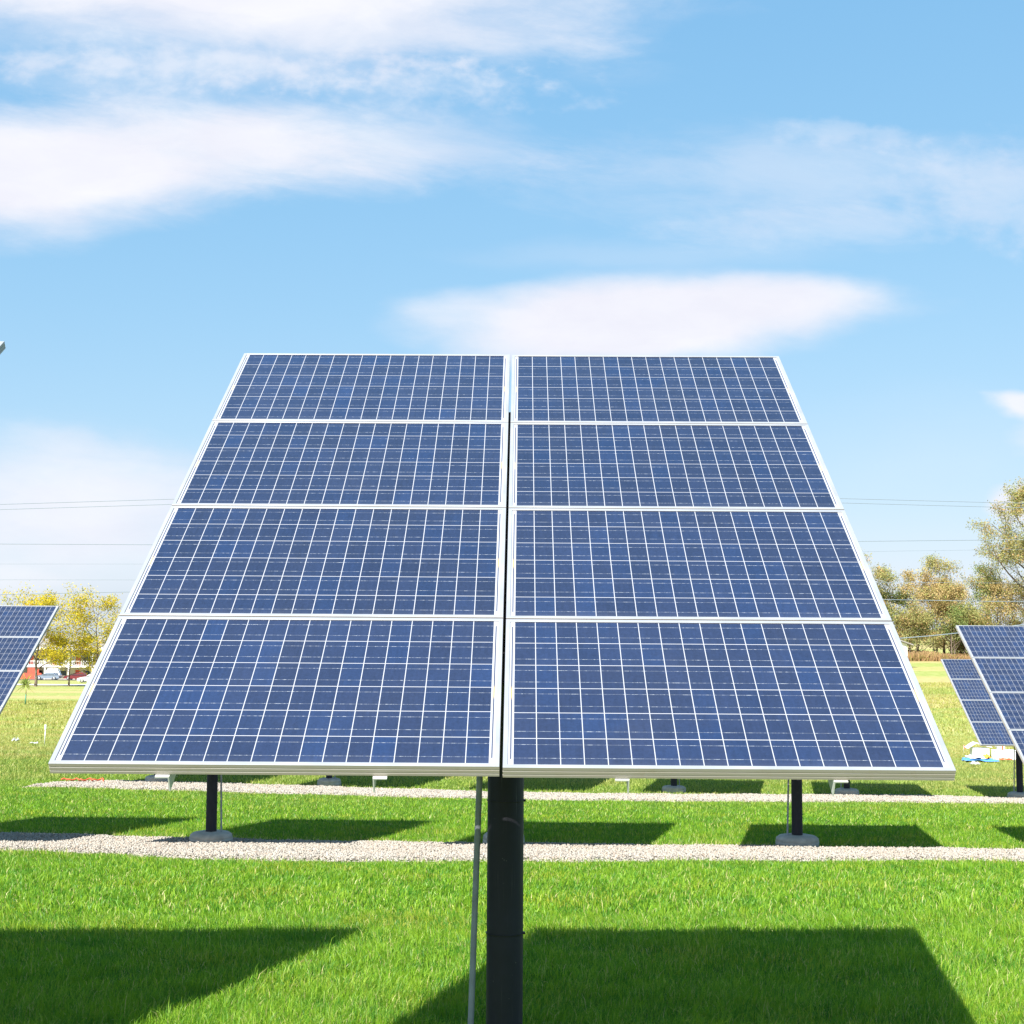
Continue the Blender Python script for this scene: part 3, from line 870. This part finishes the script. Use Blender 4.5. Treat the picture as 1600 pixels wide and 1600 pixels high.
for a, y, H, W, lf, lab, nl, st, sd in rt:
    make_tree('autumn_tree', sd, H, W, M['bark'], M[lf], lab, place(a, y), GR, .10, 14, int(nl * 1.9), .098, 1.0, .10, clump=1.25, rise=.75, stems=st)
make_tree('tall_tree', 41, 20.5, 14.0, M['bark'], M['leaf_mix'], 'tallest tree, olive and tan, leaning out at right edge of picture', place(.371, 168), GR, .22, 16, 25000, .105, 1.0, .34, clump=1.25, rise=.35)
make_tree('tall_tree', 44, 15.5, 11.0, M['bark'], M['leaf_mix'], 'bushy tan tree below the tallest one at the right edge', place(.366, 176), GR, .12, 14, 17000, .105, 1.0, .22, clump=1.2, rise=.4)
# wood carrying on behind the foreground array
for k, (a, y, H, W, lf) in enumerate(((.232, 174, 11, 7, 'leaf_tan'), (.205, 178, 12, 8, 'leaf_green'), (.17, 182, 10, 8, 'leaf_mix'), (.13, 186, 11.5, 8, 'leaf_tan'))):
    make_tree('autumn_tree', 60 + k, H, W, M['bark'], M[lf], 'autumn tree standing out of sight behind the big array', place(a, y), GR, .12, 12, 5000, .24, 1.0, .14, rise=.6, stems=2)


def brush():
    rng = np.random.default_rng(77); n = 26000
    y = rng.uniform(160, 171, n); x = rng.uniform(.12, .42, n) * y
    h = rng.uniform(.3, .9, n) * (1 + .3 * np.sin(x * .7))
    z = ground(x, y); th = rng.uniform(0, 6.28, n); w = rng.uniform(.03, .08, n)
    lx, ly = rng.normal(0, .25, n) * h, rng.normal(0, .25, n) * h
    V = np.stack([np.stack([x - np.cos(th) * w, y - np.sin(th) * w, z], -1), np.stack([x + np.cos(th) * w, y + np.sin(th) * w, z], -1),
                  np.stack([x + lx + np.cos(th) * w, y + ly + np.sin(th) * w, z + h], -1), np.stack([x + lx - np.cos(th) * w, y + ly, z + h], -1)], 1)
    tag(np_obj('tall_dry_grass', V.reshape(-1, 3), np.arange(n * 4).reshape(-1, 4), 4, M['leaf_rust'], tint=np.repeat(rng.uniform(0, 100, n), 4)), kind='stuff')


brush()


# ------------------------------------------------------------------ white two-storey building, left background
def building():
    x0, x1, y = -118., -64., 288.
    z = gz(-95, y) - .2
    root = empty('apartment_building', (-91, y, z)); tag(root, 'long white two-storey building with red doors and balconies behind the yellow trees', 'building')
    X0, X1 = x0 + 91, x1 + 91
    MB().box(X0, X1, 0, 10, 0, 6.4).build('wall', M['wall'], root)
    MB().box(X0 - .5, X1 + .5, -2.2, -.003, 2.75, 3.0).build('balcony_floor', M['white'], root)
    rf = MB().loft([[(X0 - 1, -2.8, 6.4), (X0 - 1, 12, 6.4), (X0 - 1, 12, 6.75), (X0 - 1, 4.6, 9.2), (X0 - 1, -2.8, 6.75)],
                    [(X1 + 1, -2.8, 6.4), (X1 + 1, 12, 6.4), (X1 + 1, 12, 6.75), (X1 + 1, 4.6, 9.2), (X1 + 1, -2.8, 6.75)]]).build('roof', M['roof'], root)
    MB().box(X0 - 1.1, X1 + 1.1, -2.95, -2.803, 6.32, 6.8).build('eave', M['white'], rf)
    k = 0; x = X0 + .4
    while x < X1:
        MB().box(x - .13, x + .13, -2.1, -1.85, 0, 2.748).build('post', M['white'], root)
        MB().box(x - .11, x + .11, -2.1, -1.85, 3.002, 6.398).build('post', M['white'], root)
        x += 4.9
    rl = MB()
    rl.box(X0, X1, -2.16, -2.11, 3.95, 4.05); rl.box(X0, X1, -2.16, -2.11, 3.2, 3.27)
    xx = X0
    while xx < X1: rl.box(xx, xx + .05, -2.15, -2.12, 3.27, 3.95); xx += .45
    rl.build('railing', M['white'], root)
    x = X0 + 1.2; k = 0
    while x < X1 - 3:
        for zf in (0., 3.0):
            d = MB().box(x, x + 1.0, -.06, -.002, zf + .03, zf + 2.15).build('door', M['red'], root)
            MB().box(x + .82, x + .9, -.10, -.062, zf + 1., zf + 1.1).build('handle', M['rim'], d)
            f = MB().box(x + 1.5, x + 3.1, -.05, -.002, zf + .9, zf + 2.1).build('window', M['white'], root)
            MB().box(x + 1.58, x + 3.02, -.056, -.052, zf + .98, zf + 2.02).build('pane', M['glass'], f)
        x += 4.9
    # low red boarded parapet with white top between posts, at the left end
    MB().box(X0 + 8, X0 + 19.5, -2.6, -2.45, 0, 1.55).build('parapet', M['red'], root)
    MB().box(X0 + 16.6, X0 + 18.9, -2.44, -2.2, 1.552, 2.6).build('red_panel', M['red'], root)
    return root


building()


# ------------------------------------------------------------------ cars
def car(name, label, x, y, rz, mat, L=4.7, Wd=1.78, Hh=1.42, cat='car', wagon=False):
    root = empty(name, (x, y, gz(x, y) + .055), rz); tag(root, label, cat, 'cars parked along the far building')
    h = L / 2
    low = [(-h, .45), (-h + .05, .72), (-h + .5, .86), (-.62 * h, .93), (.36 * h, .96), (.78 * h, .92), (h - .06, .84), (h, .55), (h - .05, .28), (-h + .05, .26)]
    def sec(prof, yy, ins, zs=1.): return [(px * (1 - ins), yy, pz * zs + (1 - zs) * .5) for px, pz in prof]
    mb = MB(); w = Wd / 2
    mb.loft([sec(low, -w * .93, .02, .96), sec(low, -w, 0), sec(low, w, 0), sec(low, w * .93, .02, .96)])
    for px in (-.60 * h, .62 * h):
        pass
    body = mb.build('body', mat, root)
    ub = .70 if not wagon else .9
    cab = [(-.40 * h, .90), (-.10 * h, Hh - .05), (.05 * h, Hh), (.40 * h, Hh - .01), (ub * h * .75, Hh - .12), (ub * h, .90)]
    MB().loft([sec(cab, -w * .88, .0), [(px * .93, -w * .72, pz) for px, pz in cab], [(px * .93, w * .72, pz) for px, pz in cab], sec(cab, w * .88, .0)]).build('cabin', mat, body)
    g = MB()
    for sgn in (-1, 1):
        for xa, xb, ta, tb in ((-.33 * h, .06 * h, -.10 * h, .06 * h), (.10 * h, ub * h * .86, .10 * h, ub * h * .66)):
            ya, yb = sgn * (w * .885 + .004), sgn * (w * .80 + .012)
            v = [(xa, ya, .95), (xb, ya, .95), (tb, yb, Hh - .12), (ta, yb, Hh - .12)]
            v2 = [(a, b + sgn * .012, c) for a, b, c in v]
            g.loft([v, v2] if sgn > 0 else [v2, v])
    g.box(-.395 * h, -.13 * h, -w * .66, w * .66, .0, .012, Matrix.Translation((-.02, 0, 0)) @ Matrix.Translation((-.40 * h, 0, .93)) @ Matrix.Rotation(-math.atan2(Hh - .98, .30 * h), 4, 'Y') @ Matrix.Translation((.40 * h, 0, 0)))
    g.build('window', M['glass'], body)
    for px in (-.62 * h, .60 * h):
        for sgn in (-1, 1):
            t = MB(); R = .335
            Mx = Matrix.Translation((px, sgn * (w - .10), R)) @ Matrix.Rotation(math.pi / 2, 4, 'X')
            rings = [[(r * math.cos(k * math.pi / 10), r * math.sin(k * math.pi / 10), zz) for k in range(20)] for r, zz in ((R * .9, -.115), (R, -.08), (R, .08), (R * .9, .115))]
            t.loft(rings, M=Mx)
            wo = t.build('wheel', M['dark'], root)
            MB().loft([[(r * math.cos(k * math.pi / 8), r * math.sin(k * math.pi / 8), zz) for k in range(16)] for r, zz in ((.2, -.13), (.22, -.12), (.22, .12), (.2, .13))], M=Mx).build('rim', M['rim'], wo)
    for sgn in (-1, 1):
        MB().box(-h - .012, -h + .10, sgn * w * .72 - .16, sgn * w * .72 + .16, .60, .74, bev=.02).build('headlight', M['lamp'], root)
        MB().box(h - .09, h + .012, sgn * w * .76 - .14, sgn * w * .76 + .14, .62, .80, bev=.02).build('tail_light', M['tail'], root)
    return root


car('parked_car', 'silver-blue sedan parked side-on, left of the maroon car', -.3403 * 271, 271, rad(4), M['silver'])
car('parked_car', 'dark red car parked side-on beside the big array edge', -.3188 * 272, 272, rad(-2), M['maroon'], 5.0, 1.85, 1.5)
car('parked_car', 'white van-like car parked behind the silver-blue sedan', -.3392 * 279, 279, rad(8), M['carwhite'], 4.9, 1.9, 2.25, 'car', True)
car('parked_car', 'white car nearer than the red one, mostly cut off by the big array', -.3085 * 232, 232, rad(0), M['carwhite'], 4.5, 1.78, 1.42)

# ------------------------------------------------------------------ shed, white post and small things
def shed():
    y = 140.; xr = .2815 * y
    z = gz(xr - 2, y)
    root = empty('shed', (xr - 2.6, y, z)); tag(root, 'small white shed with a grey roof showing beside the right edge of big array', 'shed')
    MB().loft([[(-2.1, 0, -.2), (2.1, 0, -.2), (2.1, 0, 2.45), (0, 0, 3.2), (-2.1, 0, 2.45)], [(-2.1, 5, -.2), (2.1, 5, -.2), (2.1, 5, 2.45), (0, 5, 3.2), (-2.1, 5, 2.45)]]).build('wall', M['white'], root)
    mb = MB()
    for s in (-1, 1):
        a = [(0, -.4, 3.24), (s * 2.62, -.4, 2.31), (s * 2.62, -.4, 2.43), (0, -.4, 3.36)]
        if s > 0: a = a[::-1]
        mb.loft([a, [(x, 5.4, zz) for x, _, zz in a]])
    mb.build('roof', M['roof'], root)
    d = MB().box(-.5, .5, -.04, -.003, 0, 2.0).build('door', M['wall'], root)
    MB().box(.36, .42, -.09, -.042, .95, 1.05).build('handle', M['rim'], d)


shed()
vx, vy = .3655 * 120, 120.
vp = empty('vent_post', (vx, vy, gz(vx, vy))); tag(vp, 'white post sticking up behind the top edge of right-hand array', 'post')
MB().lathe([(.10, -.3), (.10, 3.75), (.13, 3.78), (.13, 3.98), (.02, 4.05)], 14).build('post', M['white'], vp)
MB().box(-.62, -.13, -.03, .03, 3.2, 3.28).box(-.62, -.40, -.06, .06, 2.9, 3.5, bev=.02).build('sign_plate', M['orange'], vp)

# boxes and litter on the grass to the right
def at(x, y, dz=0.): return (x, y, gz(x, y) + dz)


b1 = empty('packing_box', at(17.30, 52.7), rad(-4)); tag(b1, 'white foam packing box with its lid propped open like a tent', 'box', 'white packing boxes')
MB().box(-.30, .30, -.22, .22, -.02, .33, bev=.012).build('box_body', M['foam'], b1)
mb = MB()
rows = [(-.50, .30), (-.40, .37), (-.30, .44), (-.18, .50), (-.05, .47), (.10, .42), (.25, .385), (.40, .36)]
mb.loft([[(x, -.26, zz), (x, .26, zz + .02), (x, .26, zz + .038), (x, -.26, zz + .018)] for x, zz in rows])
mb.build('lid', M['sheet'], b1)
b2 = empty('packing_box', at(17.98, 52.0), rad(3)); tag(b2, 'long low white packing box carrying a small red and white carton', 'box', 'white packing boxes')
MB().box(-.40, .40, -.22, .22, -.02, .29, bev=.012).build('box_body', M['foam'], b2)
MB().box(-.412, .412, -.232, .232, .292, .33, bev=.008).build('lid', M['foam'], b2)
b3 = empty('small_carton', at(17.86, 52.0, .331), rad(8)); tag(b3, 'small white carton with a red panel standing on the long white box', 'carton')
MB().box(-.115, .115, -.09, .09, .0, .235, bev=.005).build('carton_body', M['white'], b3)
MB().box(-.02, .045, -.0935, -.091, .02, .20).box(-.10, .10, -.0937, -.0912, .003, .028).build('printed_panel', M['orange'], b3)


def drape(name, mat, x0, x1, y0, y1, amp, seed, label, cat, base=.02, n=26, cut=.25, th=.006):
    rnd = np.random.default_rng(seed)
    u = np.linspace(-1, 1, n); U, V_ = np.meshgrid(u, u)
    ph = rnd.uniform(0, 6.28, 8)
    rim = 1 - cut * (.5 + .5 * np.sin(3 * np.arctan2(V_, U) + ph[0])) * np.maximum(abs(U), abs(V_)) ** 3
    X = (x0 + x1) / 2 + (x1 - x0) / 2 * U * rim + .03 * np.sin(5 * V_ + ph[1]); Y = (y0 + y1) / 2 + (y1 - y0) / 2 * V_ * rim
    Z = ground(X, Y) + base + amp * np.clip(.5 + .35 * np.sin(4 * U + 2 * V_ + ph[2]) + .3 * np.sin(7 * U - 5 * V_ + ph[3]) + .25 * np.sin(11 * V_ + 3 * U + ph[4]), 0, 1.3) * (1 - .6 * np.maximum(abs(U), abs(V_)) ** 4)
    top = np.stack([X, Y, Z + th], -1).reshape(-1, 3); bot = np.stack([X, Y, Z], -1).reshape(-1, 3)
    i = (np.arange(n - 1)[:, None] * n + np.arange(n - 1)[None]).ravel()
    q = np.stack([i, i + 1, i + 1 + n, i + n], -1)
    e = np.concatenate([np.arange(n), np.arange(1, n) * n + n - 1, (n - 1) * n + np.arange(n - 2, -1, -1), np.arange(n - 2, 0, -1) * n])
    e2 = np.roll(e, -1); side = np.stack([e, e + n * n, e2 + n * n, e2], -1)
    C = top.mean(0); allv = np.concatenate([top, bot]) - [C[0], C[1], gz(C[0], C[1])]
    o = np_obj(name, allv, np.concatenate([q, q[:, ::-1] + n * n, side]), 4, mat, smooth=True)
    o.location = (C[0], C[1], gz(C[0], C[1]))
    return tag(o, label, cat)


drape('tarp', M['blue'], 16.05, 17.32, 50.6, 51.5, .09, 3, 'crumpled blue tarp lying on the grass beside the white boxes', 'tarp')
drape('plastic_sheet', M['sheet'], 16.28, 16.95, 50.75, 51.35, .10, 5, 'white plastic sheet lying on top of the blue tarp', 'plastic sheet', .10)
drape('plastic_bag', M['yellow'], 16.90, 17.12, 50.85, 51.2, .13, 6, 'yellow-orange bag lying on the end of the blue tarp', 'bag', .11)
drape('plastic_strip', M['orange'], 17.55, 18.05, 51.25, 51.5, .05, 9, 'orange-red plastic strips on the grass before the long white box', 'plastic', .04)
drape('cardboard_piece', M['dark'], 16.75, 17.12, 52.0, 52.25, .02, 10, 'flat dark bar lying on the grass between tarp and open box', 'bar', .05, cut=.05)
drape('plastic_scrap', M['scrap'], 15.8, 16.15, 49.15, 49.4, .09, 12, 'shred of pale plastic on the grass in front of the blue tarp', 'plastic scrap', .05, cut=.7)
drape('plastic_scrap', M['scrap'], -17.70, -17.35, 50.2, 50.4, .05, 13, 'shred of pale plastic beside the white-topped stake', 'plastic scrap', .06, cut=.7)
drape('plastic_scrap', M['scrap'], -18.75, -18.5, 51.4, 51.6, .11, 14, 'upright shred of pale plastic left of the stake, near left edge', 'plastic scrap', .06, cut=.8)

fl = empty('marker_flag', at(16.98, 53.6)); tag(fl, 'little orange-red flag on a wire in the grass behind the tarp', 'flag')
MB().tube([(0, 0, -.05), (.01, 0, .34)], .006, 6).build('wire', M['galv'], fl)
MB().loft([[(0, 0, .34), (.0, .006, .34), (.06, .02, .31), (.06, .012, .31)], [(.0, 0, .22), (.0, .006, .22), (.08, .03, .19), (.08, .022, .19)]]).build('pennant', M['orange'], fl)

sk = empty('marker_stake', at(-17.33, 50.85)); tag(sk, 'thin grey stake with a white top standing in rough grass at left', 'stake')
MB().tube([(-.02, 0, -.1), (.005, 0, .56)], .017, 8).build('rod', M['galv'], sk)
MB().lathe([(.034, .53), (.036, .55), (.036, .70), (.02, .72)], 12).build('cap', M['white'], sk)

rp = MB(); rnd = random.Random(4); pts = []
for k in range(26): pts.append((-12.05 + k * .045, 36.75 + .10 * math.sin(k * .9) + rnd.uniform(-.05, .05), gz(-11.5, 36.75) + .06 + .02 * math.sin(k * 1.7)))
o = MB().tube(pts, .020, 6).build('warning_tape', M['orange'], None); tag(o, 'frayed red tape lying on the left tip of the far gravel strip', 'tape')


def sapling():
    x, y = -.3560 * 98.4, 98.4
    root = empty('sapling', at(x, y)); tag(root, 'young sapling with a fan of narrow leaves beside array at left', 'sapling')
    MB().tube([(0, 0, -.1), (.03, 0, .9), (-.02, 0, 1.5)], [.035, .03, .025], 8).build('stem', M['stem'], root)
    MB().tube([(0, 0, -.05), (.025, 0, .75)], .05, 8).build('stem_guard', M['greenwrap'], root)
    rng = np.random.default_rng(5); n = 130
    th = rng.uniform(0, 6.28, n); el = rng.uniform(-.5, 1.35, n); L = rng.uniform(.35, 1.15, n)
    d = np.stack([np.cos(th) * np.cos(el), np.sin(th) * np.cos(el), np.sin(el)], -1)
    B = np.array([0, 0, 1.25]) + rng.uniform(0, .35, (n, 1)) * np.array([0, 0, 1.])
    sdir = np.stack([-np.sin(th), np.cos(th), np.zeros(n)], -1) * .035
    mid = B + d * (L * .55)[:, None]; tip = B + d * L[:, None] - np.array([0, 0, .18]) * L[:, None]
    V = np.stack([B - sdir * .4, B + sdir * .4, mid + sdir, mid - sdir, tip], 1)
    f = np.concatenate([np.array([(0, 1, 2), (0, 2, 3), (3, 2, 4)])[None] + (np.arange(n) * 5)[:, None, None]])
    np_obj('crown', V.reshape(-1, 3), f, 3, M['leaf_young'], root, tint=np.repeat(rng.uniform(0, 100, n), 5))


drape('fallen_leaf', M['rust'], -1.565, -1.495, 10.12, 10.17, .03, 21, 'small brown leaf lying on the grass at the tip of left shadow', 'leaf', -.02, 10, .5, .002)


sapling()

# ------------------------------------------------------------------ overhead wires on poles
for x, lab in ((-46., 'utility pole beyond the left of the view'), (-1., 'utility pole hidden behind the big solar array'), (44., 'utility pole beyond the right of the view')):
    r = empty('utility_pole', at(x, 90.)); tag(r, lab, 'utility pole', 'utility poles')
    H = 9.25 + ZO - gz(x, 90) - (1.2 if x < -10 else .6 if x > 10 else 0)
    MB().tube([(0, .25, -.5), (0, .25, H * .5), (0, .25, H)], [.17, .15, .12], 12).build('pole', M['pole'], r)
    MB().box(-1.1, 1.1, .05, .12, H - .75, H - .62).build('crossarm', M['pole'], r)

wires = [
    ([(-46, 7.57), (-34, 7.93), (-23, 8.33), (-1, 9.09), (21.1, 8.62), (30.5, 8.42), (44, 8.22)], .017, 'upper of the two topmost overhead wires'),
    ([(-46, 7.24), (-34, 7.59), (-23, 7.99), (-1, 8.77), (21.2, 8.33), (30.3, 8.13), (44, 7.92)], .017, 'lower of the two topmost overhead wires'),
    ([(-46, 5.34), (-34, 5.33), (-24, 5.34), (-1, 5.57), (22, 5.83), (30, 5.96), (44, 6.12)], .018, 'single overhead wire below the topmost pair'),
    ([(-46, 3.97), (-34, 4.02), (-25, 4.07), (-1, 4.52), (24.4, 5.21), (30.6, 5.33), (44, 5.62)], .008, 'faint hair-thin overhead wire, fourth from the top'),
    ([(-46, 2.97), (-34, 2.99), (-26, 3.03), (-1, 3.17), (23.3, 3.17), (31, 3.17), (44, 3.22)], .010, 'faint hair-thin overhead wire brushing the tree tops'),
    ([(-46, 1.92), (-34, 2.03), (-25.8, 2.25), (-1, 2.52), (23.7, 2.05), (31, 1.97), (44, 2.12)], .020, 'lowest long overhead wire, crossing in front of the trees'),
]
for pts, r, lab in wires:
    P = np.array(pts); xs = np.linspace(P[0, 0], P[-1, 0], 61)
    coef = np.interp(xs, P[:, 0], P[:, 1])
    o = MB().tube([(float(x), 90., float(zz) + ZO) for x, zz in zip(xs, coef)], r, 6).build('power_line', M['wire'])
    tag(o, lab, 'wire', 'overhead wires')
o = MB().tube([(20., 90., -.75 + ZO), (23, 90., -.56 + ZO), (24.73, 90., -.43 + ZO), (26.5, 90., -.28 + ZO), (28.33, 90., -.08 + ZO), (33, 90, .55 + ZO), (44, 90, 2.3 + ZO)], .03, 6).build('power_line', M['wire'])
tag(o, 'short thick wire climbing from the shed towards the right array', 'wire', 'overhead wires')
